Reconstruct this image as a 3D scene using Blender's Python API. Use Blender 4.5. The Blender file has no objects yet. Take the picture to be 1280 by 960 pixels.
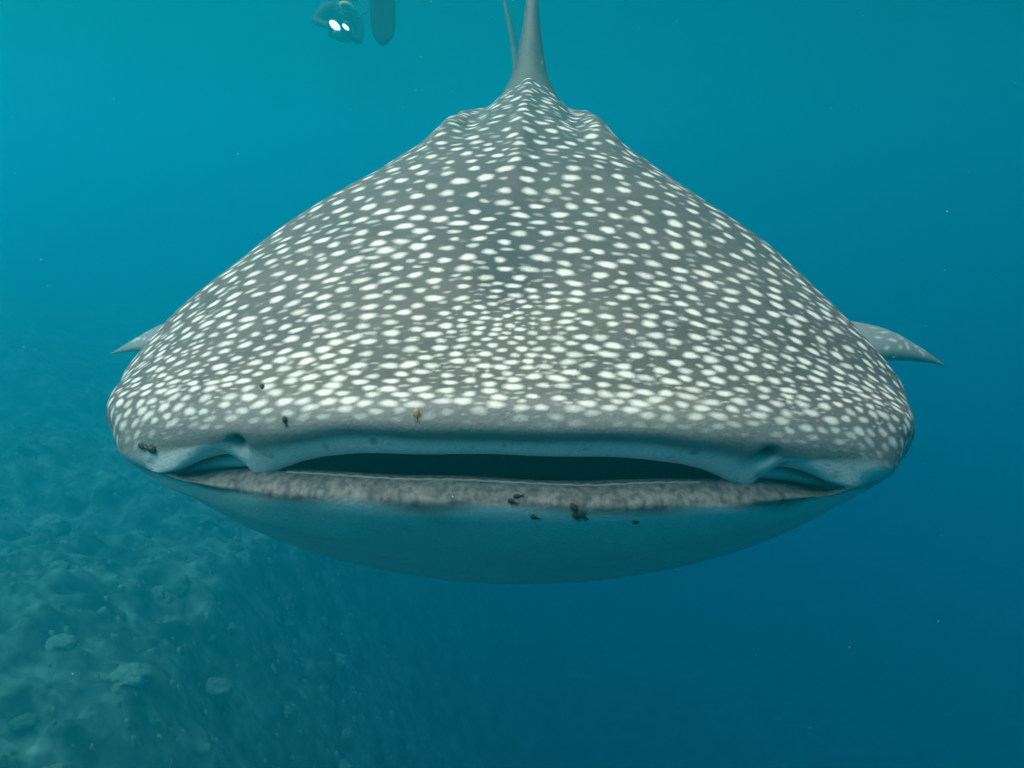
import bpy, bmesh, math, random
import numpy as np
from mathutils import Vector, Matrix, Euler, kdtree, noise
from mathutils.bvhtree import BVHTree

random.seed(7); rng = np.random.default_rng(7)
sc = bpy.context.scene
R = math.radians

# ------------------------------------------------------------------ camera
FPX = 1200.0                        # focal length in photo pixels (photo 1280 wide)
CAM_PITCH = -11.0                   # the camera looks slightly down
SHARK_PITCH = 3.5                   # the shark swims slightly nose-down
REL = -(CAM_PITCH - SHARK_PITCH)    # 14.5 degrees between camera axis and shark axis
CAM_S = Vector((0, -1.5, .508))     # camera in the shark's own frame
cam_d = bpy.data.cameras.new('camera'); cam = bpy.data.objects.new('camera', cam_d)
sc.collection.objects.link(cam); sc.camera = cam
cam_d.sensor_width = 36; cam_d.lens = 36 * FPX / 1280
cam_d.clip_start = .02; cam_d.clip_end = 500
cam.location = (0, 0, 0); cam.rotation_euler = (R(90 + CAM_PITCH), 0, 0)

# ------------------------------------------------------------------ light: open water, surface light from above
SUN_EL, SUN_AZ = 68.0, -92.0        # elevation; azimuth from +y towards -x is negative
world = bpy.data.worlds.new('World'); sc.world = world; world.use_nodes = True
wn = world.node_tree.nodes; wl = world.node_tree.links
bg = wn['Background']
tc = wn.new('ShaderNodeTexCoord'); sep = wn.new('ShaderNodeSeparateXYZ')
mr = wn.new('ShaderNodeMapRange'); mr.inputs['From Min'].default_value = -1; mr.inputs['From Max'].default_value = 1
ramp = wn.new('ShaderNodeValToRGB')
wl.new(tc.outputs['Generated'], sep.inputs[0]); wl.new(sep.outputs['Z'], mr.inputs['Value'])
wl.new(mr.outputs[0], ramp.inputs[0]); wl.new(ramp.outputs[0], bg.inputs['Color'])
els = ramp.color_ramp.elements
els[0].position = 0; els[0].color = (0.0, .012, .035, 1)
els[1].position = 1; els[1].color = (.95, .97, .95, 1)
for p, c in ((.40, (0, .05, .12, 1)), (.5, (.0, .12, .2, 1)), (.62, (.0, .30, .42, 1)), (.80, (.12, .62, .75, 1))):
    e = els.new(p); e.color = c
bg.inputs['Strength'].default_value = .12

sun_d = bpy.data.lights.new('sun', 'SUN'); sun = bpy.data.objects.new('sun', sun_d); sc.collection.objects.link(sun)
sun_d.energy = 5.0; sun_d.angle = R(80); sun_d.color = (1.0, .65, .51)
sd = Vector((math.cos(R(SUN_EL)) * math.sin(R(SUN_AZ)), math.cos(R(SUN_EL)) * math.cos(R(SUN_AZ)), math.sin(R(SUN_EL))))
sun.rotation_euler = sd.to_track_quat('Z', 'Y').to_euler(); sun.location = (0, 0, 6)

sc.view_settings.view_transform = 'Standard'; sc.view_settings.look = 'None'
sc.view_settings.exposure = 0.98; sc.view_settings.gamma = 1
sc.render.engine = 'CYCLES'
cy = sc.cycles
cy.use_denoising = True
cy.max_bounces = 8; cy.diffuse_bounces = 3; cy.glossy_bounces = 2; cy.transmission_bounces = 2; cy.volume_bounces = 2
cy.sample_clamp_indirect = 4
HAZE_DENSITY = .16
HAZE_COLOR = (.003, .385, .45, 1)
HAZE_ABS = (.0, .36, .80, 1)
HAZE_ANISO = .66

# ------------------------------------------------------------------ helpers
COL = sc.collection
def link(o, parent=None):
    COL.objects.link(o)
    if parent is not None: o.parent = parent
    return o
def tag(o, label=None, cat=None, group=None, kind=None):
    if label: o['label'] = label
    if cat: o['category'] = cat
    if group: o['group'] = group
    if kind: o['kind'] = kind
    return o
def empty(name, loc=(0, 0, 0)):
    o = bpy.data.objects.new(name, None); o.empty_display_size = .1; o.location = loc
    return link(o)
def mesh_obj(name, verts, faces, mat, parent=None, smooth=True, attrs=None):
    me = bpy.data.meshes.new(name)
    if isinstance(verts, np.ndarray): verts = verts.tolist()
    if isinstance(faces, np.ndarray): faces = faces.tolist()
    me.from_pydata(verts, [], faces)
    if smooth: me.polygons.foreach_set('use_smooth', np.ones(len(me.polygons), dtype=bool))
    for k, v in (attrs or {}).items():
        a = me.attributes.new(k, 'FLOAT', 'POINT'); a.data.foreach_set('value', np.ascontiguousarray(v, dtype=np.float32))
    me.materials.append(mat); me.update()
    return link(bpy.data.objects.new(name, me), parent)
def grid_faces(nr, nc, wrap=False, off=0):
    i = np.arange(nr - 1)[:, None]; m = nc if wrap else nc - 1
    j = np.arange(m)[None, :]; j2 = (j + 1) % nc
    a = i * nc + j; b = i * nc + j2; c = (i + 1) * nc + j2; d = (i + 1) * nc + j
    return np.stack([a, b, c, d], -1).reshape(-1, 4) + off
def sstep(a, b, x):
    t = np.clip((x - a) / (b - a), 0, 1); return t * t * (3 - 2 * t)
def bm_obj(name, bm, mat, parent=None, smooth=True):
    me = bpy.data.meshes.new(name); bm.to_mesh(me); bm.free()
    if smooth:
        for p in me.polygons: p.use_smooth = True
    me.materials.append(mat)
    return link(bpy.data.objects.new(name, me), parent)
def tube(bm, pts, rad, n=8):
    """tapered tube through pts with radii rad, capped"""
    rings = []
    for i, p in enumerate(pts):
        p = Vector(p); a = Vector(pts[max(i - 1, 0)]); b = Vector(pts[min(i + 1, len(pts) - 1)])
        d = (b - a).normalized(); u = d.orthogonal().normalized() if i == 0 else (u - d * u.dot(d)).normalized()
        v = d.cross(u); r = rad[i] if hasattr(rad, '__len__') else rad
        rings.append([bm.verts.new(p + (u * math.cos(k / n * 2 * math.pi) + v * math.sin(k / n * 2 * math.pi)) * r) for k in range(n)])
    for A, B in zip(rings, rings[1:]):
        for k in range(n): bm.faces.new((A[k], A[(k + 1) % n], B[(k + 1) % n], B[k]))
    bm.faces.new(rings[0][::-1]); bm.faces.new(rings[-1])
def ball(bm, c, r, seg=12, rot=None):
    r = r if hasattr(r, '__len__') else (r, r, r)
    M = Matrix.Translation(c) @ (rot.to_matrix().to_4x4() if rot else Matrix()) @ Matrix.Diagonal((*r, 1))
    bmesh.ops.create_uvsphere(bm, u_segments=seg, v_segments=max(6, seg // 2), radius=1, matrix=M)

def principled(name, col, rough=.6, spec=.3):
    m = bpy.data.materials.new(name); m.use_nodes = True
    b = m.node_tree.nodes['Principled BSDF']
    b.inputs['Base Color'].default_value = (*col, 1); b.inputs['Roughness'].default_value = rough
    b.inputs['Specular IOR Level'].default_value = spec
    return m, m.node_tree.nodes, m.node_tree.links, b
def noisy(name, c1, c2, scale, rough=.7, bump=.0, spec=.25):
    m, n, l, b = principled(name, c1, rough, spec)
    t = n.new('ShaderNodeTexCoord'); nz = n.new('ShaderNodeTexNoise'); nz.inputs['Scale'].default_value = scale; nz.inputs['Detail'].default_value = 5
    mx = n.new('ShaderNodeMix'); mx.data_type = 'RGBA'
    mx.inputs['A'].default_value = (*c1, 1); mx.inputs['B'].default_value = (*c2, 1)
    rp = n.new('ShaderNodeMapRange'); rp.inputs['From Min'].default_value = .35; rp.inputs['From Max'].default_value = .65
    l.new(t.outputs['Object'], nz.inputs['Vector']); l.new(nz.outputs['Fac'], rp.inputs['Value']); l.new(rp.outputs[0], mx.inputs['Factor'])
    l.new(mx.outputs['Result'], b.inputs['Base Color'])
    if bump:
        bp = n.new('ShaderNodeBump'); bp.inputs['Strength'].default_value = bump; bp.inputs['Distance'].default_value = .02
        l.new(nz.outputs['Fac'], bp.inputs['Height']); l.new(bp.outputs[0], b.inputs['Normal'])
    return m

# ------------------------------------------------------------------ materials
def skin_material():
    m, n, l, b = principled('shark_skin', (.15, .15, .145), .55, .25)
    def attr(name):
        a = n.new('ShaderNodeAttribute'); a.attribute_name = name; return a.outputs['Fac']
    def mix(f, A, B):
        x = n.new('ShaderNodeMix'); x.data_type = 'RGBA'
        if hasattr(f, 'is_linked'): l.new(f, x.inputs['Factor'])
        else: x.inputs['Factor'].default_value = f
        for k, v in (('A', A), ('B', B)):
            if isinstance(v, tuple): x.inputs[k].default_value = (*v, 1)
            else: l.new(v, x.inputs[k])
        return x.outputs['Result']
    t = n.new('ShaderNodeTexCoord')
    def nz(scale, detail=4, lo=.3, hi=.7, stretch=None):
        x = n.new('ShaderNodeTexNoise'); x.inputs['Scale'].default_value = scale; x.inputs['Detail'].default_value = detail
        src = t.outputs['Object']
        if stretch:
            mp = n.new('ShaderNodeMapping'); mp.inputs['Scale'].default_value = stretch; l.new(src, mp.inputs[0]); src = mp.outputs[0]
        l.new(src, x.inputs['Vector'])
        r = n.new('ShaderNodeMapRange'); r.inputs['From Min'].default_value = lo; r.inputs['From Max'].default_value = hi
        l.new(x.outputs['Fac'], r.inputs['Value']); return r.outputs[0], x.outputs['Fac']
    big, _ = nz(5, 3); mid, _ = nz(38, 5, .32, .68); fine, finer = nz(170, 6, .3, .7); streak, _ = nz(30, 4, .4, .7, (.5, 1.6, 1))
    g = mix(big, (.064, .061, .057), (.140, .119, .099))
    g = mix(mid, g, mix(.5, g, (.19, .172, .15)))
    mm = n.new('ShaderNodeMath'); mm.operation = 'MULTIPLY'; mm.inputs[1].default_value = .45; l.new(fine, mm.inputs[0])
    g = mix(mm.outputs[0], g, (.075, .082, .085))
    g = mix(attr('dark'), g, (.05, .055, .056))
    # pale underside and lips
    pale = mix(mid, (.78, .80, .79), (.87, .88, .87))
    pf = n.new('ShaderNodeMath'); pf.operation = 'MULTIPLY'; pf.inputs[1].default_value = .38; l.new(fine, pf.inputs[0])
    pale = mix(pf.outputs[0], pale, (.36, .37, .36))
    bm_ = n.new('ShaderNodeMath'); bm_.operation = 'MULTIPLY'; bm_.inputs[1].default_value = .22; l.new(big, bm_.inputs[0])
    pale = mix(bm_.outputs[0], pale, (.52, .54, .53))
    g = mix(attr('pale'), g, pale)
    # lower lip: grey mottle
    lipn, _ = nz(62, 6, .36, .64, (1.4, 1, .6)); lip = mix(lipn, (.07, .077, .078), (.25, .25, .235)); lip = mix(mm.outputs[0], lip, (.10, .11, .115))
    g = mix(attr('lip'), g, lip)
    # pale spots, their edges broken by fine noise
    ad = n.new('ShaderNodeMath'); ad.operation = 'MULTIPLY_ADD'; l.new(finer, ad.inputs[0]); ad.inputs[1].default_value = .42; ad.inputs[2].default_value = -.21
    s2 = n.new('ShaderNodeMath'); s2.operation = 'ADD'; l.new(attr('spot'), s2.inputs[0]); l.new(ad.outputs[0], s2.inputs[1])
    sm = n.new('ShaderNodeMapRange'); sm.inputs['From Min'].default_value = .16; sm.inputs['From Max'].default_value = .95; l.new(s2.outputs[0], sm.inputs['Value'])
    g = mix(sm.outputs[0], g, (.84, .81, .73))
    g = mix(attr('gum_pit_shade'), g, (.018, .024, .026))  # dark mouth lining, plus shade painted into the nostril pits
    g = mix(attr('blot'), g, (.20, .23, .24))
    l.new(g, b.inputs['Base Color'])
    bp = n.new('ShaderNodeBump'); bp.inputs['Strength'].default_value = .25; bp.inputs['Distance'].default_value = .003
    l.new(fine, bp.inputs['Height']); l.new(bp.outputs[0], b.inputs['Normal'])
    return m
SKIN = skin_material()
M_BLACK = principled('black_rubber', (.012, .013, .015), .5, .4)[0]
M_EYE = principled('eye', (.01, .01, .012), .1, .6)[0]
M_COPE = noisy('copepod_brown', (.018, .010, .006), (.045, .024, .012), 300, .5)
M_COPE_TAN = noisy('copepod_tan', (.55, .34, .12), (.30, .16, .05), 300, .5)
M_COPE_RED = noisy('copepod_red', (.06, .02, .014), (.03, .012, .009), 300, .5)
M_SUIT = noisy('wetsuit', (.012, .014, .018), (.03, .034, .04), 14, .7)
M_FIN = noisy('fin_rubber', (.02, .03, .03), (.035, .05, .05), 9, .55)
M_YEL = principled('yellow_plastic', (.55, .50, .06), .4, .4)[0]
M_TANK = principled('tank_metal', (.62, .64, .65), .3, .5)[0]
M_SKINH = noisy('person_skin', (.45, .28, .2), (.38, .22, .16), 30, .6)
M_GLASS = principled('mask_glass', (.02, .05, .06), .05, .6)[0]
M_LAMP, _n, _l, _b = principled('lamp_lens', (.9, .95, 1), .2)
_b.inputs['Emission Color'].default_value = (.93, 1, .95, 1); _b.inputs['Emission Strength'].default_value = 3.5
M_SPECK = principled('plankton', (.75, .78, .72), .7)[0]

# ------------------------------------------------------------------ seabed (reef slope falling away to the right)
def ground_z(x, y):
    base = -4.3 - .20 * (x + 2.8) - .04 * (y - 4) - 1.6 * max(0, x + 3.3)
    base = max(base, -14 + .12 * math.sin(x * .3))
    q = Vector((x, y, 0))
    h = .55 * noise.noise(q * .33) + .38 * noise.noise(q * .8 + Vector((3, 1, 0))) + .22 * abs(noise.noise(q * 1.9)) \
        + .12 * noise.noise(q * 4.2) + .05 * noise.noise(q * 9.5)
    return base + h
def build_seabed():
    xs = np.concatenate([np.linspace(-32, -9, 50)[:-1], np.linspace(-9, 3, 230)[:-1], np.linspace(3, 32, 60)])
    ys = np.concatenate([np.linspace(-12, 2, 30)[:-1], np.linspace(2, 15, 220)[:-1], np.linspace(15, 42, 60)])
    V = [(x, y, ground_z(x, y)) for y in ys for x in xs]
    m, n, l, b = principled('reef_rock', (.2, .2, .15), .9, .1)
    t = n.new('ShaderNodeTexCoord')
    def nzz(s, d=6):
        x = n.new('ShaderNodeTexNoise'); x.inputs['Scale'].default_value = s; x.inputs['Detail'].default_value = d; l.new(t.outputs['Object'], x.inputs['Vector']); return x.outputs['Fac']
    r = n.new('ShaderNodeValToRGB'); l.new(nzz(2.4, 8), r.inputs[0]); e = r.color_ramp.elements
    e[0].position = .36; e[0].color = (.035, .065, .05, 1); e[1].position = .72; e[1].color = (.25, .36, .28, 1)
    x = e.new(.5); x.color = (.11, .17, .125, 1)
    r2 = n.new('ShaderNodeValToRGB'); l.new(nzz(7), r2.inputs[0]); e = r2.color_ramp.elements
    e[0].position = .35; e[0].color = (.3, .3, .3, 1); e[1].position = .65; e[1].color = (1, 1, 1, 1)
    mx = n.new('ShaderNodeMix'); mx.data_type = 'RGBA'; mx.blend_type = 'MULTIPLY'; mx.inputs['Factor'].default_value = 1
    l.new(r.outputs[0], mx.inputs['A']); l.new(r2.outputs[0], mx.inputs['B']); l.new(mx.outputs['Result'], b.inputs['Base Color'])
    return tag(mesh_obj('seabed', V, grid_faces(len(ys), len(xs)), m), kind='structure')
build_seabed()

# ------------------------------------------------------------------ whale shark
def unproject(px, row, y):
    """height z in the shark's frame of the photo row at body distance y (px offset does not matter for z)"""
    ang = np.arctan((480 - row) / FPX) - R(REL)
    return CAM_S.z + (y - CAM_S.y) * np.tan(ang)
def rowcurve(x, y, table):
    """z along a front curve whose photo rows are listed against distance from the axis in pixels"""
    d = np.asarray(table, float); z = np.zeros_like(x)
    for _ in range(4):
        depth = math.cos(R(REL)) * (y - CAM_S.y) - math.sin(R(REL)) * (z - CAM_S.z)
        px = np.abs(x) * FPX / depth
        z = unproject(px, np.interp(px, d[:, 0], d[:, 1]), y)
    return z
# photo rows of the edges round the mouth, against pixels from the axis
UP_LIP = [(0, 566), (60, 567), (130, 570), (190, 572.5), (225, 575), (248, 580), (270, 589), (288, 600), (297, 604.5), (303, 605), (309, 600), (319, 589), (330, 579), (338, 575), (352, 575), (372, 577), (392, 584), (405, 594), (415, 607)]
UP_FRONT = [(0, 550), (190, 553), (260, 561), (300, 571), (330, 566), (370, 569), (400, 580), (430, 598)]
UP_MID = [(0, 536), (200, 538), (300, 548), (360, 552), (410, 566), (450, 580), (480, 583)]
SNOUT = [(0, 512), (200, 517), (320, 526), (400, 537), (450, 548), (500, 566)]
LOW_IN = [(0, 600), (120, 599), (210, 595), (300, 592), (360, 598), (415, 607)]
LOW_TOP = [(0, 628), (120, 627), (220, 623), (300, 617), (360, 613), (400, 610), (415, 607), (428, 596)]
LOW_MID = [(0, 648), (200, 643), (300, 634), (380, 620), (430, 603), (465, 588), (480, 580)]
LOW_SN = [(0, 686), (200, 677), (300, 660), (360, 642), (420, 621), (455, 600), (485, 578), (508, 556)]
# w, side y, side z, upper centre s, upper T, upper n, lower centre s, lower B, lower n
RINGS = [
 ('deep',  .34, 1.05, -.075, 1.05, -.07, 2, 1.05, -.08, 2),
 ('inner', .50, .50, -.10, .45, .035, 2.2, .45, -.14, 2),
 ('back',  .585, .26, -.122, .14, .03, 2.2, .15, -.11, 2),
 ('lip',   .605, .178, None, .035, None, 2, .045, None, 2),
 ('front', .645, .152, -.094, .012, None, 2, -.025, None, 2),
 ('mid',   .715, .188, -.086, -.002, None, 2, -.021, -.105, 2.0),
 ('snout', .776, .228, -.066, .012, None, 2, .055, -.19, 1.7),
 ('a', .817, .305, -.066, .05, .096, 2, .13, -.255, 1.65),
 ('b', .847, .39, -.070, .12, .131, 2, .22, -.318, 1.72),
 ('c', .862, .48, -.075, .22, .174, 2, .32, -.385, 1.78),
 ('d', .88, .56, -.078, .35, .222, 2, .44, -.448, 1.9),
 ('e', .88, .66, -.075, .50, .272, 2, .60, -.492, 2),
 ('f', .87, .80, -.065, .70, .335, 2, .80, -.525, 2),
 ('g', .83, 1.04, -.05, 1.0, .425, 2, 1.05, -.55, 2.1),
 ('h', .75, 1.31, -.03, 1.3, .495, 1.95, 1.3, -.56, 2.1),
 ('i', .67, 1.7, .0, 1.7, .57, 1.82, 1.7, -.555, 2.1),
 ('j', .60, 2.1, .03, 2.1, .63, 1.72, 2.1, -.54, 2.1),
 ('k', .52, 2.6, .06, 2.6, .70, 1.6, 2.6, -.50, 2.1),
 ('l', .45, 3.2, .10, 3.2, .75, 1.55, 3.2, -.42, 2.1),
 ('m', .37, 4.0, .18, 4.0, .73, 1.6, 4.0, -.28, 2),
 ('n', .26, 5.0, .28, 5.0, .65, 1.8, 5.0, -.03, 2),
 ('o', .17, 5.9, .36, 5.9, .57, 2, 5.9, .17, 2),
 ('p', .12, 6.6, .42, 6.6, .55, 2, 6.6, .30, 2),
 ('q', .05, 7.1, .48, 7.1, .56, 2, 7.1, .41, 2),
 ('r', .004, 7.3, .51, 7.3, .52, 2, 7.3, .50, 2),
]
PY = 2.3
def ring_points(rg, upper, th):
    name, w, sy, sz, sU, T, nU, sL, B, nL = rg
    c = np.cos(th); s = np.abs(np.sin(th))
    n = nU if upper else nL; s0 = sU if upper else sL
    x = w * np.sign(c) * np.abs(c) ** (2 / n) if n != 2 else w * c
    fr = np.abs(x) / w
    y = s0 + (sy - s0) * fr ** PY
    if not upper: y = y + {'front': .014, 'mid': .040, 'snout': .055, 'a': .045, 'b': .02}.get(name, 0) * (sstep(.5, .86, fr) - sstep(.88, 1.0, fr))
    tabs = {('lip', 1): UP_LIP, ('front', 1): UP_FRONT, ('mid', 1): UP_MID, ('snout', 1): SNOUT, ('lip', 0): LOW_IN, ('front', 0): LOW_TOP, ('mid', 0): LOW_MID, ('snout', 0): LOW_SN}
    k = (name, int(upper))
    if k in tabs:
        z = rowcurve(x, y, tabs[k])
        if sz is not None:                      # meet the side line
            e = sstep(.80 if upper else .9, 1.0, fr); z = z * (1 - e) + sz * e
        elif upper: pass
    else:
        ext = T if upper else B
        z = sz + (ext - sz) * s ** (2 / n)
    return np.stack([x, y, z], -1)
def spline(keys, counts):
    """centripetal Catmull-Rom through key rings (K,N,3); counts[i] steps in interval i. returns (M,N,3) and t"""
    K = len(keys); P = np.concatenate([2 * keys[:1] - keys[1:2], keys, 2 * keys[-1:] - keys[-2:-1]])
    out, ts = [], []
    for i in range(K - 1):
        p0, p1, p2, p3 = P[i], P[i + 1], P[i + 2], P[i + 3]
        d = lambda a, b: np.maximum(np.linalg.norm(b - a, axis=-1, keepdims=True), 1e-5) ** .5
        t1 = d(p0, p1); t2 = t1 + d(p1, p2); t3 = t2 + d(p2, p3)
        m = counts[i]
        for q in range(m + (i == K - 2)):
            t = t1 + (t2 - t1) * q / m
            A1 = (t1 - t) / t1 * p0 + t / t1 * p1
            A2 = (t2 - t) / (t2 - t1) * p1 + (t - t1) / (t2 - t1) * p2
            A3 = (t3 - t) / (t3 - t2) * p2 + (t - t2) / (t3 - t2) * p3
            B1 = (t2 - t) / t2 * A1 + t / t2 * A2
            B2 = (t3 - t) / (t3 - t1) * A2 + (t - t1) / (t3 - t1) * A3
            out.append((t2 - t) / (t2 - t1) * B1 + (t - t1) / (t2 - t1) * B2); ts.append(i + q / m)
    return np.array(out), np.array(ts)

NU, NL = 460, 200
COUNTS = [10, 18, 10, 8, 8, 10, 18, 24, 30, 36, 40, 50, 60, 50, 46, 40, 46, 50, 40, 34, 24, 14, 10, 5]
assert len(COUNTS) == len(RINGS) - 1
root = empty('whale_shark')
Rsh = Euler((R(SHARK_PITCH), 0, 0)).to_matrix()
root.location = -(Rsh @ CAM_S) + Vector((-.021, 0, 0))
root.rotation_euler = (Rsh @ Euler((0, R(.75), R(-1.7))).to_matrix()).to_euler()
tag(root, 'huge whale shark with white spots swimming towards the viewer, mouth slightly open', 'whale shark')

def bend(P):
    """tail swings a little to the left of the photograph"""
    s = np.maximum(P[..., 1] - 3.4, 0); P[..., 0] -= .017 * s ** 2
    return P
thU = np.linspace(0, math.pi, NU); thL = np.linspace(math.pi, 2 * math.pi, NL)
GU, tt = spline(np.array([ring_points(r, True, thU) for r in RINGS]), COUNTS)
GL, _ = spline(np.array([ring_points(r, False, thL) for r in RINGS]), COUNTS)
NR = len(tt)
# round the seam where the upper and lower halves meet along the cheeks
def round_seam(r, col_u, col_l, h):
    """replace the arc within h of the seam by a Hermite curve; col_* list the columns from the seam outwards"""
    pu, pl = GU[r, col_u], GL[r, col_l]
    au = np.concatenate([[0], np.cumsum(np.linalg.norm(np.diff(pu, axis=0), axis=1))]); al = np.concatenate([[0], np.cumsum(np.linalg.norm(np.diff(pl, axis=0), axis=1))])
    iu, il = int(np.searchsorted(au, h)), int(np.searchsorted(al, h))
    A, B = pu[iu], pl[il]; tA = (pu[iu - 1] - pu[iu + 1]); tA /= np.linalg.norm(tA); tB = (pl[il + 1] - pl[il - 1]); tB /= np.linalg.norm(tB)
    L = au[iu] + al[il]; k = L * .95
    def H(t):
        t = t[:, None]; return (2 * t ** 3 - 3 * t ** 2 + 1) * A + (t ** 3 - 2 * t ** 2 + t) * k * tA + (3 * t ** 2 - 2 * t ** 3) * B + (t ** 3 - t ** 2) * k * tB
    GU[r, col_u[:iu + 1]] = H((au[iu] - au[:iu + 1]) / L)
    GL[r, col_l[:il + 1]] = H((au[iu] + al[:il + 1]) / L)
for r in range(NR):
    h = float(np.interp(tt[r], [3.05, 3.5, 4, 5, 6, 9, 12, 16], [0, .025, .055, .095, .115, .105, .07, 0]))
    if h < .004: continue
    round_seam(r, np.arange(0, NU // 2), np.arange(NL - 1, NL // 2, -1), h)
    round_seam(r, np.arange(NU - 1, NU // 2, -1), np.arange(0, NL // 2), h)
# back ridges
yy = GU[..., 1]; ax = np.abs(GU[..., 0])
outer = sstep(6.0, 9.0, tt)[:, None]
amp = .036 * sstep(1.15, 1.9, yy) * (1 - sstep(3.2, 4.6, yy)) * outer
GU[..., 2] += amp * np.exp(-((ax - .255) / .055) ** 2) - .5 * amp * np.exp(-((ax - .17) / .05) ** 2)
GU[..., 2] += .016 * sstep(.5, 1.4, yy) * (1 - sstep(3.0, 3.6, yy)) * outer * np.exp(-(ax / .035) ** 2)
amp2 = .02 * sstep(1.0, 1.6, yy) * (1 - sstep(4.5, 6, yy)) * outer
zrel = GU[..., 2]
GU[..., 0] += np.sign(GU[..., 0]) * amp2 * np.exp(-((zrel - .18) / .04) ** 2)
# gentle unevenness of the head
def fnoise(P, sc_, seed):
    out = np.zeros(P.shape[:-1]); r = np.random.default_rng(seed)
    for k in range(10):
        d = r.normal(size=3); d *= sc_ * (.6 + .8 * r.random()) / np.linalg.norm(d)
        out += np.sin(P @ d + r.random() * 6.28)
    return out / 10 ** .5
GU[..., 2] += outer * .0035 * fnoise(GU, 16, 3)
lipzone = sstep(2.4, 3.0, tt)[:, None] * (1 - sstep(5.5, 6.5, tt))[:, None]
GU[..., 2] += lipzone * .0022 * fnoise(GU, 30, 5)
GL[..., 2] += lipzone * .002 * fnoise(GL, 26, 8)
# nostrils: a pit just outside each nasal flap
def dent(G, p, r, depth):
    d = np.linalg.norm((G - p) * np.array([1, .35, 1.15]), axis=-1)
    k = np.exp(-(d / r) ** 2) * ((tt > 3.2) & (tt < 7))[:, None]
    G[..., 1] += depth * k; G[..., 2] += depth * .35 * k
    return k
nos = []
dep_ = math.cos(R(REL)) * (GU[..., 1] - CAM_S.y) - math.sin(R(REL)) * (GU[..., 2] - CAM_S.z)
PXU = FPX * GU[..., 0] / dep_; ROWU = 480 - FPX * (math.sin(R(REL)) * (GU[..., 1] - CAM_S.y) + math.cos(R(REL)) * (GU[..., 2] - CAM_S.z)) / dep_
for sgn in (-1, 1):
    dist = (PXU - sgn * 331) ** 2 + (ROWU - 562) ** 2 + 1e9 * ((tt < 3.2) | (tt > 6.5))[:, None]
    nos.append(dent(GU, GU[np.unravel_index(np.argmin(dist), dist.shape)].copy(), .013, .032))
nostril = np.clip(nos[0] + nos[1], 0, 1)

# --- colour fields
def fields(G, upper):
    x, y, z = G[..., 0], G[..., 1], G[..., 2]; T2 = np.broadcast_to(tt[:, None], x.shape)
    w = np.interp(T2, np.arange(len(RINGS)), [r[1] for r in RINGS]); fr = np.abs(x) / w
    gum_pit_shade = 1 - sstep(2.35, 2.9 if upper else 2.75, T2)
    if upper:
        wob = .25 * fnoise(G, 22, 11)
        edge = 4.25 + 1.7 * sstep(.68, .95, fr)          # snout edge; lower on the cheeks
        pale = 1 - sstep(edge - .55, edge + .35, T2 + wob * .5)
        back = sstep(8, 11, T2) * (1 - sstep(.03, .10, z - np.interp(T2, np.arange(len(RINGS)), [r[3] if r[3] is not None else -.12 for r in RINGS]) + .03 * wob))
        pale = np.maximum(pale, back * .9); pale = np.maximum(pale, .20 * (1 - sstep(5.6, 7.6, T2)))
        lip = np.zeros_like(x); dark = .95 * np.exp(-(((x + .01) / .06) ** 2 + ((y - .40) / .10) ** 2)) + .6 * np.exp(-(((x + .02) / .12) ** 2 + ((y - .58) / .30) ** 2)) + .32 * np.exp(-(x / .22) ** 2) * sstep(.35, .7, y)
        dark = np.clip(dark, 0, 1) * (T2 > 6)
        gum_pit_shade = np.maximum(gum_pit_shade, np.clip(nostril * 1.5 - .15, 0, .92))  # nostril pits: shade put into the colour
    else:
        pale = 1 - .55 * sstep(.85, 1, fr) * (1 - sstep(8, 11, T2)); lip = 1 - sstep(4.35, 5.15, T2 + .3 * fnoise(G, 40, 13) - .35 * sstep(.8, 1, fr) + .15)
        dark = np.zeros_like(x)
    return dict(pale=pale, gum_pit_shade=gum_pit_shade, lip=lip, dark=dark)
FU, FL = fields(GU, True), fields(GL, False)

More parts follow.
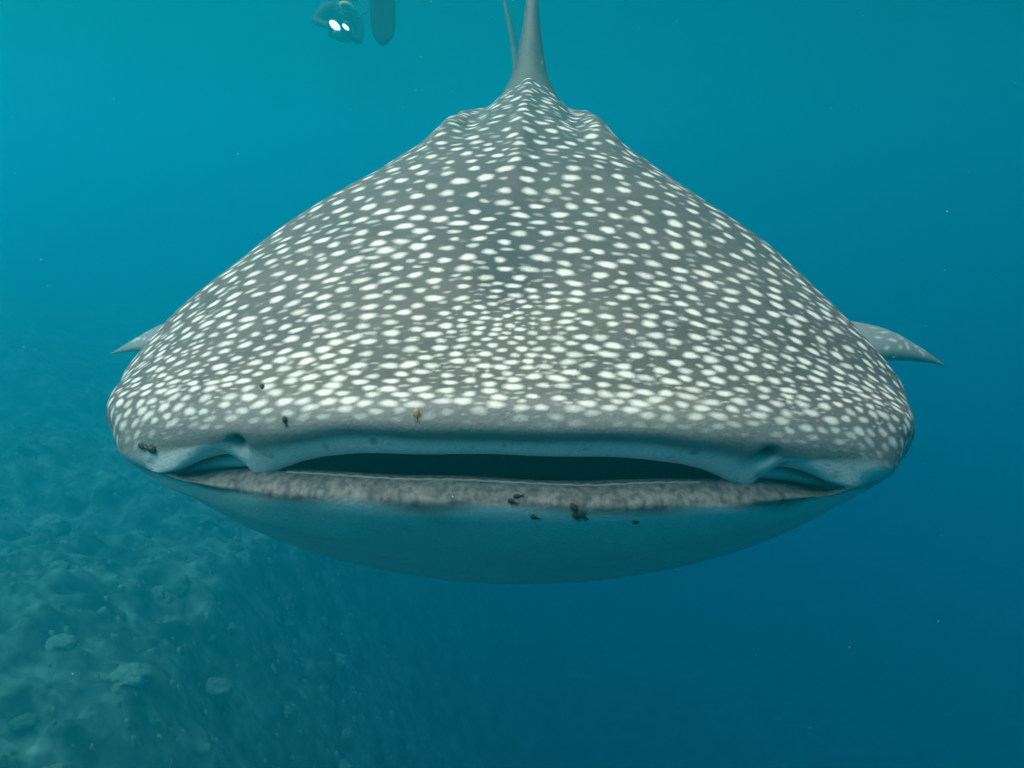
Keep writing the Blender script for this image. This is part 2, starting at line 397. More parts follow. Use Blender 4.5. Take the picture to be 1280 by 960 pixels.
# --- spots scattered over the back, laid out in a flattened chart of the skin
def make_spots():
    du = np.linalg.norm(np.gradient(GU, axis=1), axis=-1); dv = np.linalg.norm(np.gradient(GU, axis=0), axis=-1)
    T2 = np.broadcast_to(tt[:, None], du.shape)
    y, x, z = GU[..., 1], GU[..., 0], GU[..., 2]
    zs = np.interp(T2, np.arange(len(RINGS)), [r[3] if r[3] is not None else -.12 for r in RINGS])
    w = np.interp(T2, np.arange(len(RINGS)), [r[1] for r in RINGS]); fr = np.abs(x) / w
    low = 5.35 + .35 * sstep(.72, 1, fr)
    ok = (T2 > low) & (y < 6.4) & ((z > zs + .05) | (T2 < 10.5))
    r0 = int(np.searchsorted(tt, 5.2))
    arc = np.cumsum(dv, axis=0); arc = arc - arc[r0]                       # distance back from the lip
    lam = np.interp(arc, [0, .12, .25, .5, .9, 1.4, 3], [.66, .72, .82, 1.05, 1.40, 1.75, 2.0])   # spots lengthen down the back
    a_ = np.cumsum(dv / lam, axis=0); a_ = a_ - a_[r0]
    b_ = np.cumsum(du, axis=1); b_ = b_ - b_[:, NU // 2][:, None]           # distance sideways from the midline
    size = np.interp(arc, [0, .12, .3, .5, .9, 1.6, 3, 6], [.0172, .0180, .0220, .0262, .0312, .0345, .040, .046])
    cen = np.exp(-((b_ / .12) ** 2 + ((arc - .27) / .13) ** 2)); size = .93 * size * (1 - .42 * cen)
    prob = np.where(ok, du * dv / lam / size ** 2, 0).ravel()
    idx = rng.choice(prob.size, 60000, p=prob / prob.sum())
    A, B, S, RU = a_.ravel(), b_.ravel(), size.ravel(), arc.ravel()
    cell = .05; grid_ = {}; spots = []
    def near(p, r):
        kx, ky = int(p[0] // cell), int(p[1] // cell); m = int(r / cell) + 1
        for i in range(kx - m, kx + m + 1):
            for j in range(ky - m, ky + m + 1):
                for q in grid_.get((i, j), ()):
                    o = spots[q]
                    if (p[0] - o[0]) ** 2 / 1.30 + (p[1] - o[1]) ** 2 * 1.25 < (r * (.70 + .30 * o[4])) ** 2: return True
        return False
    def put(i, r, br, big):
        spots.append((B[i], A[i], r, br, big, i)); grid_.setdefault((int(B[i] // cell), int(A[i] // cell)), []).append(len(spots) - 1)
    for i in idx[:25000]:
        if not near((B[i], A[i]), S[i] * 1.74): put(i, S[i] * float(np.interp(RU[i], [0, .3, .9], [.86, .68, .55])) * rng.uniform(.80, 1.12), rng.uniform(.80, 1.2), 1.0)
    for i in idx[25000:]:
        if not near((B[i], A[i]), S[i] * 1.34): put(i, S[i] * rng.uniform(.28, .50), rng.uniform(.3, .85), 0.0)
    for i in rng.choice(prob.size, 1300, p=prob / prob.sum()):                  # faint smudges between the spots
        spots.append((B[i], A[i], S[i] * rng.uniform(.3, .7), rng.uniform(.10, .28), 0.0, i))
    spot = np.zeros(du.shape); runv = T2 - low
    for bb, aa, r, br, big, i in spots:
        k, c = divmod(int(i), NU)
        ha = min(int(2.2 * r * lam[k, c] / max(dv[k, c], 1e-4)) + 2, 70); hb = min(int(2.4 * r / max(du[k, c], 1e-4)) + 2, 70)
        k0, k1, c0, c1 = max(k - ha, 0), min(k + ha + 1, du.shape[0]), max(c - hb, 0), min(c + hb + 1, NU)
        X = b_[k0:k1, c0:c1] - bb; Y = a_[k0:k1, c0:c1] - aa
        el = rng.uniform(1.08, 1.38) if big else rng.uniform(1.1, 1.7)
        an = rng.normal(0, .22) + .25 * np.clip(-bb * 1.2, -1, 1); X, Y = X * math.cos(an) + Y * math.sin(an), Y * math.cos(an) - X * math.sin(an)
        ph = rng.random(3) * 6.28; az = np.arctan2(Y, X)
        wob = 1 + .08 * np.sin(2 * az + ph[0]) + .06 * np.sin(3 * az + ph[1]) + .04 * np.sin(5 * az + ph[2])
        d = np.sqrt((X / el) ** 2 + (Y * el ** .5) ** 2) / (r * wob)
        v = br * (1 - sstep(.24, 1.48, d))
        fade = .25 + .75 * float(np.clip(runv[k, c] / 1.1, 0, 1))
        spot[k0:k1, c0:c1] = np.maximum(spot[k0:k1, c0:c1], v * fade)
    return spot, len(spots)
SPOT, NSPOT = make_spots()
# dark little blotches along the upper lip
blotU = np.zeros_like(SPOT)
for k in range(60):
    a = rng.integers(np.searchsorted(tt, 3.4), np.searchsorted(tt, 5.2)); b = rng.integers(40, NU - 40)
    r = rng.uniform(.0025, .006) if k > 12 else rng.uniform(.006, .011)
    Q = GU[a - 12:a + 13, max(b - 12, 0):b + 13] - GU[a, b]
    d = np.sqrt((Q ** 2).sum(-1)) / r
    blotU[a - 12:a + 13, max(b - 12, 0):b + 13] = np.maximum(blotU[a - 12:a + 13, max(b - 12, 0):b + 13], (1 - sstep(.5, 1.1, d)) * rng.uniform(.4, .9))

bend(GU); bend(GL)
VU = GU.reshape(-1, 3); VL = GL[:, 1:-1].reshape(-1, 3)
FUc = grid_faces(NR, NU)
# lower half columns: left side point (upper col NU-1), own columns, right side point (upper col 0)
nl = NL - 2; base = NR * NU
idx = np.empty((NR, NL), int); idx[:, 0] = np.arange(NR) * NU + NU - 1; idx[:, -1] = np.arange(NR) * NU
idx[:, 1:-1] = base + np.arange(NR * nl).reshape(NR, nl)
FLc = np.stack([idx[:-1, :-1], idx[:-1, 1:], idx[1:, 1:], idx[1:, :-1]], -1).reshape(-1, 4)
att = {}
for k in ('pale', 'gum_pit_shade', 'lip', 'dark'):
    att[k] = np.concatenate([FU[k].ravel(), FL[k][:, 1:-1].ravel()])
att['spot'] = np.concatenate([SPOT.ravel(), np.zeros(len(VL))]); att['blot'] = np.concatenate([blotU.ravel(), np.zeros(len(VL))])
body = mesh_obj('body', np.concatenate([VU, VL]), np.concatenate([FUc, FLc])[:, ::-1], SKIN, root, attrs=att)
print('spots', NSPOT, 'body faces', len(body.data.polygons))

# --- labial folds at the mouth corners
for sgn in (-1, 1):
    px = np.linspace(298, 416, 22)
    rows = np.interp(px, [298, 330, 360, 385, 405, 416], [581, 582, 585.5, 590.5, 598, 606])
    half = np.interp(px, [298, 330, 370, 400, 416], [9, 9, 8, 6.0, 1.5]) / FPX * 1.65
    pts = []
    for p, r_ in zip(px, rows):
        yv = .06
        for _ in range(5):
            x = p * (math.cos(R(REL)) * (yv + 1.5)) / FPX * 1.09; yv = .046 + (.208 - .046) * min(x / .605, 1) ** PY
        pts.append((x * sgn, yv, float(unproject(p, r_, yv))))
    ring = []
    for (x, y, z), h in zip(pts, half):
        for q in range(12):
            a = q / 12 * 2 * math.pi; ring.append((x, y + .016 * math.cos(a) * min(1, h / .006), z + h * math.sin(a)))
    F = grid_faces(len(pts), 12, wrap=True)
    mesh_obj('labial_fold', np.array(ring), F, SKIN, root, attrs={'pale': np.full(len(ring), .8)})

# --- thin pale tooth band along the inner edge of the lower lip
a0 = int(np.searchsorted(tt, 3.22))
cols = np.arange(58, NL - 62)
pts = GL[a0, cols] + np.array([0, .001, .0])
ring = np.concatenate([np.stack([pts + np.array([0, math.cos(q) * .0028, math.sin(q) * .0022]) for q in np.linspace(0, 2 * math.pi, 7)[:-1]], 1)])
tw = .0012 * np.sin(np.arange(len(cols)) * 1.9) * np.sin(np.arange(len(cols)) * .37)
ring[..., 2] += tw[:, None]
mesh_obj('tooth_band', ring.reshape(-1, 3), grid_faces(len(cols), 6, wrap=True), SKIN, root, attrs={'pale': np.full(len(cols) * 6, .35)})

# --- eyes, low on the sides of the head behind the mouth corners
for sgn in (-1, 1):
    k = int(np.searchsorted(tt, 9.6)); p = GL[k, 2 if sgn < 0 else -3]
    bm = bmesh.new(); ball(bm, (p[0] - sgn * .012, p[1], p[2] - .012), .021, 16)
    bm_obj('eye', bm, M_EYE, root)

# --- fins: lens-section blades between a leading and a trailing edge
def blade(name, lead, trail, thick, nrm, mat=SKIN, parent=root, n_span=40, n_ch=18, spots=0, pale_under_lit_top=True):
    L = np.array(lead, float); Tr = np.array(trail, float)
    def res(a, m):
        K = a[:, None, :]; o, _ = spline(K, [m] * (len(a) - 1)); return o[:, 0]
    m = max(2, n_span // (len(L) - 1)); L = res(L, m); Tr = res(Tr, m)
    th = np.interp(np.linspace(0, 1, len(L)), np.linspace(0, 1, len(thick)), thick)
    nv = np.array(nrm, float); nv /= np.linalg.norm(nv)
    q = np.concatenate([np.linspace(0, 1, n_ch), np.linspace(1, 0, n_ch)[1:-1]]); side = np.array([1] * n_ch + [-1] * (n_ch - 2))
    prof = (q ** .5) * (1 - q) * 2.6 / 1.0
    V = L[:, None] * (1 - q[None, :, None]) + Tr[:, None] * q[None, :, None] + nv * (th[:, None] * (prof * side)[None])[..., None] * .5
    pale = np.broadcast_to((side < 0) * .50 + .22, V.shape[:2]) * (1 if pale_under_lit_top else 0)  # pale underside; the lighter upper side is light painted into the colour
    sp = np.zeros(V.shape[:2])
    if spots:
        for _ in range(spots):
            a = rng.integers(0, int(len(L) * .8)); b = rng.integers(2, n_ch - 2); d = np.linalg.norm(V - V[a, b], axis=-1); sp = np.maximum(sp, (1 - sstep(.4, 1.2, d / .022)) * .7)
        sp *= (side > 0)[None]
    nr, nc = V.shape[:2]
    F = grid_faces(nr, nc, wrap=True).tolist(); F.append([(nr - 1) * nc + j for j in range(nc)]); F.append([j for j in range(nc)][::-1])
    return mesh_obj(name, V.reshape(-1, 3), F, mat, parent, attrs={'pale': pale.ravel(), 'spot': sp.ravel()})
# pectoral on the photograph's right, then on its left
pl = [(.55, 1.2, -.20), (.9, 1.45, -.18), (1.28, 1.8, -.225), (1.52, 2.08, -.295), (1.72, 2.36, -.375)]
pt = [(.55, 1.9, -.14), (.9, 1.98, -.11), (1.35, 2.12, -.175), (1.56, 2.25, -.275), (1.715, 2.39, -.372)]
blade('pectoral_fin', pl, pt, [.12, .09, .06, .035, .008], (0, -.15, 1), spots=40)
blade('pectoral_fin', [(-1.0 * x, y, z - .02) for x, y, z in pl], [(-1.0 * x, y, z - .028) for x, y, z in pt], [.10, .07, .045, .028, .008], (0, -.15, 1), spots=34)
blade('dorsal_fin', [(0, 2.78, .68), (0, 3.02, .80), (0, 3.28, 1.0), (0, 3.55, 1.22), (0, 3.72, 1.36)],
      [(0, 3.72, .70), (0, 3.70, .80), (0, 3.70, 1.0), (0, 3.78, 1.22), (0, 3.83, 1.35)], [.25, .155, .09, .05, .015], (1, 0, 0), pale_under_lit_top=False, spots=6)
tx = -.017 * 3.6 ** 2
blade('tail_fin', [(tx, 6.55, .46), (tx + .05, 6.9, .72), (tx + .035, 7.3, 1.15), (tx - .06, 7.65, 1.60), (tx - .12, 7.85, 1.85)],
      [(tx + .02, 7.3, .48), (tx + .08, 7.42, .75), (tx + .065, 7.6, 1.15), (tx - .04, 7.85, 1.58), (tx - .11, 7.95, 1.82)], [.12, .11, .08, .05, .012], (1, .1, 0), pale_under_lit_top=False)
blade('tail_fin', [(tx, 6.7, .5), (tx, 6.95, .2), (tx, 7.15, -.12)], [(tx, 7.2, .5), (tx, 7.15, .2), (tx, 7.22, -.10)], [.1, .06, .01], (1, .1, 0), pale_under_lit_top=False)
xx = -.017 * 1.6 ** 2
blade('second_dorsal_fin', [(xx, 4.85, .63), (xx, 5.02, .76), (xx, 5.2, .90)], [(xx, 5.25, .6), (xx, 5.22, .76), (xx, 5.28, .89)], [.08, .05, .01], (1, 0, 0), pale_under_lit_top=False)

# ------------------------------------------------------------------ copepods clinging to the shark's skin
bpy.context.view_layer.update()
deps = bpy.context.evaluated_depsgraph_get()
MW = body.matrix_world.copy(); MI = MW.inverted()
bvh = BVHTree.FromObject(body, deps)
def pixel_dir(px, row):
    d = Vector(((px - 640) / FPX, (480 - row) / FPX, -1)); return (cam.matrix_world.to_3x3() @ d).normalized()
def on_shark(px, row):
    o = MI @ Vector((0, 0, 0)); d = (MI.to_3x3() @ pixel_dir(px, row)).normalized()
    p, n, _, _ = bvh.ray_cast(o, d)
    return (MW @ p, (MW.to_3x3() @ n).normalized()) if p else None
def copepod(px, row, length, ang, mat, label, tail=True):
    hit = on_shark(px, row)
    if not hit: print('copepod missed', px, row); return
    p, n = hit
    if n.dot(pixel_dir(px, row)) > 0: n = -n
    side = (cam.matrix_world.to_3x3() @ Vector((math.cos(ang), math.sin(ang), 0))); side = (side - n * side.dot(n)).normalized()
    up = n; lat = up.cross(side)
    M = Matrix((side, lat, up)).transposed()
    r = empty('copepod', p); tag(r, label, 'copepod'); r.rotation_euler = M.to_euler()
    L = length * 1.25
    bm = bmesh.new(); tube(bm, [(-.5 * L, 0, .02 * L), (-.38 * L, 0, .08 * L), (-.15 * L, 0, .12 * L), (.12 * L, 0, .10 * L), (.3 * L, 0, .07 * L), (.42 * L, 0, .05 * L)], [.05 * L, .20 * L, .27 * L, .22 * L, .13 * L, .04 * L], 12)
    bm_obj('shell', bm, mat, r)
    for s in (-1, 1):
        if tail:
            bm = bmesh.new(); tube(bm, [(.3 * L, s * .06 * L, .06 * L), (.55 * L, s * .10 * L, .06 * L), (.8 * L, s * .14 * L, .04 * L)], [.045 * L, .05 * L, .02 * L], 6); bm_obj('egg_string', bm, mat, r)
        for k in range(3):
            bm = bmesh.new(); tube(bm, [((-.3 + .2 * k) * L, s * .15 * L, .06 * L), ((-.34 + .2 * k) * L, s * .36 * L, .03 * L)], [.03 * L, .012 * L], 5); bm_obj('leg', bm, mat, r)
for a in [
    (718, 635, .016, -.9, M_COPE, 'dark copepod uppermost in the clump below the middle of the lower lip'),
    (727, 643, .018, -1.0, M_COPE, 'largest dark copepod in the clump below the middle of the lower lip'),
    (720, 645, .014, -1.2, M_COPE, 'slender dark copepod hanging lowest in the clump under the lower lip'),
    (668, 646, .012, -.6, M_COPE, 'lone small dark copepod on the chin between the clump and the lip pair'),
    (795, 652, .011, -.4, M_COPE, 'lone small dark copepod on the bare chin beyond the clump'),
    (640, 627, .012, -.5, M_COPE, 'black copepod on the lower lip, the lower of a touching pair'),
    (647, 621, .012, .3, M_COPE_RED, 'reddish brown copepod on the lower lip, the upper of a touching pair'),
    (521, 518, .015, -1.4, M_COPE_TAN, 'tan copepod on the snout edge just above the upper lip'),
    (357, 526, .013, -1.2, M_COPE, 'dark copepod on the snout edge above a nostril'),
    (328, 484, .011, -1.2, M_COPE, 'dark copepod among the white spots on the side of the head'),
    (190, 561, .020, 3.0, M_COPE, 'larger dark brown copepod on the cheek beyond the mouth corner'),
    (178, 558, .014, -.5, M_COPE, 'small dark copepod with a long tail on the cheek beyond the mouth corner'),
]: copepod(*a, tail=a[2] > .0115)

# ------------------------------------------------------------------ corals on the reef slope
M_CORALS = [noisy('coral_tan', (.20, .25, .17), (.07, .11, .08), 9, .9, .6), noisy('coral_pale', (.20, .28, .21), (.10, .15, .11), 7, .9, .6), noisy('coral_green', (.10, .17, .10), (.04, .08, .05), 8, .9, .6)]
def lump_mesh(seed, sub=3, rough=.24):
    bm = bmesh.new(); bmesh.ops.create_icosphere(bm, subdivisions=sub, radius=1)
    o = Vector((seed * 3.1, seed * 1.7, 0))
    for v in bm.verts:
        n_ = v.co.normalized(); k = 1 + rough * noise.noise(n_ * 1.6 + o) + rough * .6 * noise.noise(n_ * 4 + o) + rough * .3 * abs(noise.noise(n_ * 9 + o))
        v.co = n_ * k; v.co.z *= .7
    me = bpy.data.meshes.new('coral_boulder'); bm.to_mesh(me); bm.free()
    for p in me.polygons: p.use_smooth = True
    return me
protos = []
for k in range(6):
    me = lump_mesh(k + 1, 4); me.materials.append(M_CORALS[k % 3]); protos.append(me)
CL = ['rounded tan coral boulder half sunk in the reef slope', 'pale coral boulder half sunk in the reef slope', 'dark green coral boulder half sunk in the reef slope']
rr = random.Random(4); placed = 0
while placed < 60:
    x = rr.uniform(-8.5, .2); y = rr.uniform(3.4, 12.5)
    if x / y < -.66 or x / y > .04: continue
    k = rr.randrange(6)
    o = bpy.data.objects.new('coral_boulder', protos[k]); link(o)
    s = rr.uniform(.05, .14) * (1.0 if rr.random() < .85 else 1.4)
    o.location = (x, y, ground_z(x, y) - .2 * s); o.scale = (s * rr.uniform(.8, 1.3), s * rr.uniform(.8, 1.3), s * rr.uniform(.9, 1.4)); o.rotation_euler = (0, 0, rr.uniform(0, 6.28))
    tag(o, CL[k % 3], 'coral', CL[k % 3].split(' half')[0] + 's on the reef'); placed += 1
# small coral rubble and algae tufts that nobody could count
V, F = [], []
for k in range(3800):
    x = rr.uniform(-11, 2.5); y = rr.uniform(2.6, 15)
    s = rr.uniform(.012, .045) * (1 if rr.random() < .93 else 1.7); z = ground_z(x, y); b0 = len(V)
    for q in range(6):
        a = q / 6 * 6.283; V.append((x + s * math.cos(a) * rr.uniform(.6, 1.3), y + s * math.sin(a) * rr.uniform(.6, 1.3), z - .03))
    for q in range(6):
        a = q / 6 * 6.283 + .3; V.append((x + .75 * s * math.cos(a) * rr.uniform(.5, 1.3), y + .75 * s * math.sin(a) * rr.uniform(.5, 1.3), z + s * rr.uniform(.4, 1.1)))
    V.append((x + rr.uniform(-.2, .2) * s, y, z + s * rr.uniform(.8, 1.6)))
    for q in range(6):
        r2 = (q + 1) % 6; F.append((b0 + q, b0 + r2, b0 + 6 + r2, b0 + 6 + q)); F.append((b0 + 6 + q, b0 + 6 + r2, b0 + 12))
tag(mesh_obj('coral_rubble', V, F, M_CORALS[0]), 'scattered broken coral rubble covering the reef slope', 'rubble', kind='stuff')

# ------------------------------------------------------------------ people
def skin_body(name, joints, bones, mat, parent, rootj, sub=2):
    names = list(joints); me = bpy.data.meshes.new(name)
    me.from_pydata([joints[k][0] for k in names], [(names.index(a), names.index(b)) for a, b in bones], [])
    tmp = bpy.data.objects.new(name, me); COL.objects.link(tmp)
    sk = tmp.modifiers.new('s', 'SKIN'); sk.use_smooth_shade = True
    for i, k in enumerate(names):
        v = me.skin_vertices[0].data[i]; r = joints[k][1]; v.radius = r if isinstance(r, tuple) else (r, r); v.use_root = (k == rootj)
    ss = tmp.modifiers.new('u', 'SUBSURF'); ss.levels = sub; ss.render_levels = sub
    dg = bpy.context.evaluated_depsgraph_get(); m2 = bpy.data.meshes.new_from_object(tmp.evaluated_get(dg))
    bpy.data.objects.remove(tmp)
    m2.materials.clear(); m2.materials.append(mat)
    for p in m2.polygons: p.use_smooth = True
    return link(bpy.data.objects.new(name, m2), parent)
def hand_joints(J, Bn, wrist, palm, fwd, lat, tag_, curl):
    """five unequal fingers from a palm; fwd, lat are unit vectors, curl the bending direction"""
    w = Vector(wrist); f = Vector(fwd); l = Vector(lat); c = Vector(curl)
    pc = w + f * .07; J[tag_ + 'palm'] = (tuple(pc), (.036, .018)); Bn.append((palm, tag_ + 'palm'))
    for k, (o, ln) in enumerate(((-.030, .070), (-.010, .080), (.011, .076), (.030, .060))):
        a = pc + f * .02 + l * o; b = a + f * ln * .5 + c * .012; e = b + f * ln * .25 + c * ln * .4
        J[f'{tag_}f{k}a'] = (tuple(a), .011); J[f'{tag_}f{k}b'] = (tuple(b), .0095); J[f'{tag_}f{k}c'] = (tuple(e), .008)
        Bn += [(tag_ + 'palm', f'{tag_}f{k}a'), (f'{tag_}f{k}a', f'{tag_}f{k}b'), (f'{tag_}f{k}b', f'{tag_}f{k}c')]
    a = w + f * .03 - l * .04; b = a + f * .035 - l * .02 + c * .015
    J[tag_ + 'ta'] = (tuple(a), .012); J[tag_ + 'tb'] = (tuple(b), .010)
    Bn += [(tag_ + 'palm', tag_ + 'ta'), (tag_ + 'ta', tag_ + 'tb')]
def swim_fin(parent, heel, direction, flat, length=.62, width=.20, mat=M_FIN):
    """a flipper: foot pocket and a flaring ribbed blade"""
    d = Vector(direction).normalized(); nrm = (Vector(flat) - d * Vector(flat).dot(d)).normalized(); s = d.cross(nrm); h = Vector(heel)
    g = empty('swim_fin'); g.parent = parent
    bm = bmesh.new(); rows_ = []
    for q in range(15):
        t_ = q / 14; w_ = .045 + (width / 2 - .045) * min(1, t_ * 2.2) ** .8
        if t_ > .82: w_ *= math.sqrt(max(0, 1 - ((t_ - .82) / .185) ** 2)) * .75 + .25 * (1 - (t_ - .82) / .18)
        c_ = h + d * (.16 + length * t_) + nrm * (.05 * math.sin(t_ * 2.4)); th_ = .010 * (1 - .6 * t_)
        rows_.append([bm.verts.new(c_ + s * (w_ * a) + nrm * (th_ * b * (1.0 if abs(a) < .85 else 2.0))) for a, b in ((-1, -1), (-.86, -1), (0, -1), (.86, -1), (1, -1), (1, 1), (.86, 1), (0, 1), (-.86, 1), (-1, 1))])
    for A, B in zip(rows_, rows_[1:]):
        for k in range(10): bm.faces.new((A[k], A[(k + 1) % 10], B[(k + 1) % 10], B[k]))
    bm.faces.new(rows_[0]); bm.faces.new(rows_[-1][::-1])
    bmesh.ops.recalc_face_normals(bm, faces=bm.faces)
    bl = bm_obj('blade', bm, mat, g)
    bm = bmesh.new(); tube(bm, [h - d * .03, h + d * .05, h + d * .14, h + d * .24], [.045, .056, .055, .035], 12)
    bm_obj('foot_pocket', bm, mat, g)
    return g
def collapse(root_):
    """parts of a part hang from a mesh, not an empty: reparent fin pieces"""
    for e in [c for c in root_.children if c.type == 'EMPTY']:
        kids = list(e.children); main = kids[0]; main.name = e.name.split('.')[0]
        main.parent = root_
        for k in kids[1:]: k.parent = main
        bpy.data.objects.remove(e)

# --- scuba diver swimming towards the shark with a lit camera rig
dv_depth = 10.6
dd = pixel_dir(428, 21); dloc = dd * (dv_depth / dd.y)
D = empty('person', dloc); tag(D, 'scuba diver in dark wetsuit and tank, swimming head-on while holding a lit camera', 'person')
D.rotation_euler = (R(21), R(22), R(15))
J = {'pelvis': ((0, .62, -.10), (.15, .11)), 'waist': ((0, .42, -.04), (.14, .11)), 'chest': ((0, .18, 0), (.17, .12)), 'neck': ((0, .0, .04), .06), 'head0': ((0, -.05, .07), (.085, .085)), 'head1': ((0, -.13, .13), (.09, .09)), 'crown': ((0, -.16, .19), (.06, .06))}
Bn = [('pelvis', 'waist'), ('waist', 'chest'), ('chest', 'neck'), ('neck', 'head0'), ('head0', 'head1'), ('head1', 'crown')]
for s, t_ in ((-1, 'l'), (1, 'r')):
    J[t_ + 'sh'] = ((s * .19, .06, .0), .07); J[t_ + 'el'] = ((s * .24, -.12, -.14), .05); J[t_ + 'wr'] = ((s * .125, -.34, -.08), .032)
    J[t_ + 'hip'] = ((s * .10, .70, -.12), .095); J[t_ + 'kn'] = ((s * .12, 1.08, -.20), .068); J[t_ + 'an'] = ((s * .13, 1.44, -.34 - .06 * s), .042)
    Bn += [('chest', t_ + 'sh'), (t_ + 'sh', t_ + 'el'), (t_ + 'el', t_ + 'wr'), ('pelvis', t_ + 'hip'), (t_ + 'hip', t_ + 'kn'), (t_ + 'kn', t_ + 'an')]
    hand_joints(J, Bn, J[t_ + 'wr'][0], t_ + 'wr', Vector((-s * .35, -.93, .1)).normalized(), Vector((0, .1, 1)) * (-1), t_, Vector((-s, 0, 0)))
skin_body('body', J, Bn, M_SUIT, D, 'pelvis')
bm = bmesh.new(); ball(bm, (0, -.205, .145), (.085, .045, .052), 16); mk = bm_obj('mask', bm, M_YEL, D)
bm = bmesh.new(); ball(bm, (0, -.235, .148), (.066, .026, .036), 14); bm_obj('lens', bm, M_GLASS, mk)
bm = bmesh.new(); ball(bm, (0, -.215, .06), (.04, .035, .035), 12); rg = bm_obj('regulator', bm, M_BLACK, D)
bm = bmesh.new(); tube(bm, [(.03, -.21, .06), (.15, -.18, .09), (.20, -.02, .16), (.10, .08, .21)], .012, 8); bm_obj('hose', bm, M_BLACK, rg)
bm = bmesh.new(); tube(bm, [(0, .02, .21), (0, .06, .225), (0, .10, .225), (0, .60, .13), (0, .66, .12)], [.03, .035, .09, .09, .05], 18); tk = bm_obj('tank', bm, M_TANK, D)
bm = bmesh.new(); tube(bm, [(0, .22, .21), (0, .27, .20)], .097, 18); bm_obj('tank_strap', bm, M_BLACK, tk)
bm = bmesh.new(); tube(bm, [(-.10, -.12, .16), (-.12, -.06, .24), (-.12, .02, .33)], [.012, .014, .014], 10); bm_obj('snorkel', bm, M_YEL, D)
for s in (-1, 1): swim_fin(D, (s * .13, 1.44, -.34 - .06 * s), (.05 * s, .9, -.40), (0, .4, .9), .5, .2)
collapse(D)
bpy.context.view_layer.update()
Mr = Matrix.Translation(dloc) @ D.rotation_euler.to_matrix().to_4x4()
rig = empty('underwater_camera', Mr @ Vector((0, -.44, -.09))); rig.rotation_euler = D.rotation_euler
tag(rig, 'camera housing with two bright white lights held in the diver hands', 'camera')
bm = bmesh.new(); bmesh.ops.create_cube(bm, size=1, matrix=Matrix.Diagonal((.17, .10, .12, 1))); bmesh.ops.bevel(bm, geom=bm.edges[:], offset=.015, segments=2, affect='EDGES')
bm_obj('housing', bm, M_BLACK, rig, False)
bm = bmesh.new(); tube(bm, [(0, -.04, 0), (0, -.10, 0), (0, -.12, 0)], [.05, .05, .03], 16); bm_obj('port', bm, M_GLASS, rig)
for s, zz in ((-1, .075), (1, .105)):
    bm = bmesh.new(); tube(bm, [(s * .08, 0, .0), (s * .13, .0, .06), (s * .052, -.03, zz)], .010, 8); bm_obj('light_arm', bm, M_BLACK, rig)
    bm = bmesh.new(); tube(bm, [(s * .052, .02, zz), (s * .052, -.09, zz)], .042, 16); lh = bm_obj('light', bm, M_BLACK, rig)
    bm = bmesh.new(); ball(bm, (s * .052, -.092, zz), (.064, .016, .034) if s < 0 else (.040, .016, .018), 16, Euler((0, .35, 0))); bm_obj('lamp_lens', bm, M_LAMP, lh)

# --- freediver hanging upright, only one long fin reaches into the picture
fd = pixel_dir(478, 56); floc = fd * (8.0 / fd.y)      # tip of the fin
Pn = empty('person', floc + Vector((0, 0, .88))); tag(Pn, 'snorkeller in dark suit lying flat with one long fin hanging down beside the scuba diver', 'person')
J = {'pelvis': ((.06, .50, .46), (.14, .11)), 'waist': ((.06, .70, .48), (.13, .10)), 'chest': ((.06, .92, .50), (.16, .11)), 'neck': ((.06, 1.10, .52), .055), 'head0': ((.06, 1.17, .51), (.08, .085)), 'head1': ((.06, 1.25, .50), (.08, .09)), 'crown': ((.06, 1.32, .51), (.06, .065))}
Bn = [('pelvis', 'waist'), ('waist', 'chest'), ('chest', 'neck'), ('neck', 'head0'), ('head0', 'head1'), ('head1', 'crown')]
leg = {-1: ((-.03, .42, .46), (-.02, .02, .42), (0, .0, .06)), 1: ((.15, .42, .46), (.17, .0, .48), (.18, -.38, .46))}
for s, t_ in ((-1, 'l'), (1, 'r')):
    J[t_ + 'sh'] = ((.06 + s * .18, 1.0, .50), .065); J[t_ + 'el'] = ((.06 + s * .30, .80, .40), .045); J[t_ + 'wr'] = ((.06 + s * .30, .58, .34), .03)
    h_, k_, a_ = leg[s]; J[t_ + 'hip'] = (h_, .09); J[t_ + 'kn'] = (k_, .062); J[t_ + 'an'] = (a_, .04)
    Bn += [('chest', t_ + 'sh'), (t_ + 'sh', t_ + 'el'), (t_ + 'el', t_ + 'wr'), ('pelvis', t_ + 'hip'), (t_ + 'hip', t_ + 'kn'), (t_ + 'kn', t_ + 'an')]
    hand_joints(J, Bn, J[t_ + 'wr'][0], t_ + 'wr', Vector((0, -.97, -.24)).normalized(), Vector((0, -.24, .97)), t_, Vector((-s, 0, 0)))
skin_body('body', J, Bn, M_SUIT, Pn, 'pelvis')
bm = bmesh.new(); ball(bm, (.06, 1.26, .425), (.08, .05, .04), 16); mk = bm_obj('mask', bm, M_BLACK, Pn)
bm = bmesh.new(); ball(bm, (.06, 1.262, .395), (.062, .034, .024), 14); bm_obj('lens', bm, M_GLASS, mk)
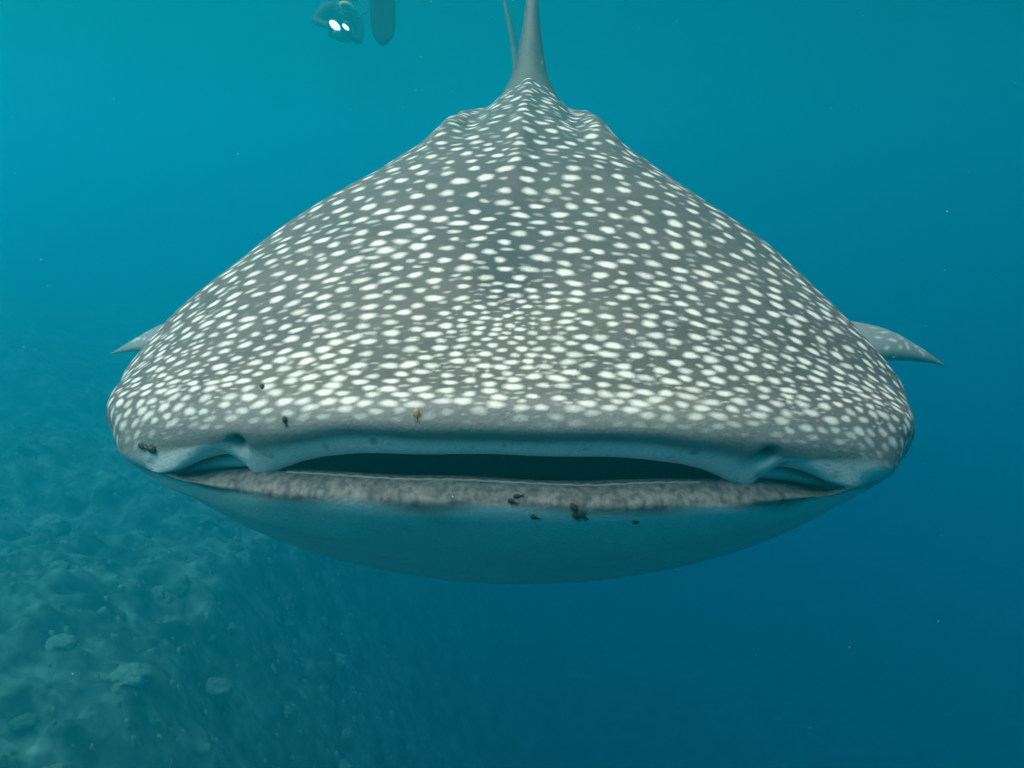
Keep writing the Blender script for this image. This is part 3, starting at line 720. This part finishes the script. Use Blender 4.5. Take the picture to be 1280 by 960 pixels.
bm = bmesh.new(); tube(bm, [(.09, 1.17, .43), (.14, 1.19, .44), (.16, 1.25, .52), (.16, 1.22, .78)], .012, 8); bm_obj('snorkel', bm, M_BLACK, Pn)
swim_fin(Pn, (0, 0, .06), (0, .02, -1), (0, 1, 0), .78, .20)
swim_fin(Pn, (.18, -.38, .46), (0, -.98, .12), (0, 0, 1), .78, .20)
collapse(Pn)

# ------------------------------------------------------------------ suspended particles
V, F = [], []
for k in range(170):
    y = rr.uniform(.9, 6); x = rr.uniform(-.6, .6) * y; z = rr.uniform(-.65, .35) * y; s = rr.uniform(.0005, .0012) * (.6 + y * .22)
    b0 = len(V); e = rr.uniform(.6, 2.5)
    q = Euler((rr.uniform(0, 6), rr.uniform(0, 6), 0)).to_matrix()
    for v in ((e, 0, 0), (-e, 0, 0), (0, 1, 0), (0, -1, 0), (0, 0, 1), (0, 0, -1)): V.append(tuple(Vector((x, y, z)) + q @ Vector(v) * s))
    for f_ in ((0, 2, 4), (2, 1, 4), (1, 3, 4), (3, 0, 4), (2, 0, 5), (1, 2, 5), (3, 1, 5), (0, 3, 5)): F.append(tuple(b0 + i for i in f_))
tag(mesh_obj('plankton', V, F, M_SPECK), 'tiny pale plankton specks drifting in the open water', 'plankton', kind='stuff')

# ------------------------------------------------------------------ the water itself
bm = bmesh.new(); bmesh.ops.create_cube(bm, size=1, matrix=Matrix.Translation((0, 15, -6.7)) @ Matrix.Diagonal((68, 58, 19.6, 1)))
hz = bpy.data.materials.new('sea_water'); hz.use_nodes = True
hn = hz.node_tree.nodes; hn.remove(hn['Principled BSDF']); pv = hn.new('ShaderNodeVolumePrincipled')
pv.inputs['Color'].default_value = HAZE_COLOR; pv.inputs['Absorption Color'].default_value = HAZE_ABS
pv.inputs['Density'].default_value = HAZE_DENSITY; pv.inputs['Anisotropy'].default_value = HAZE_ANISO
hz.node_tree.links.new(pv.outputs[0], hn['Material Output'].inputs['Volume'])
tag(bm_obj('haze', bm, hz, smooth=False), 'clear blue-green sea water fading everything far away', 'water', kind='stuff')
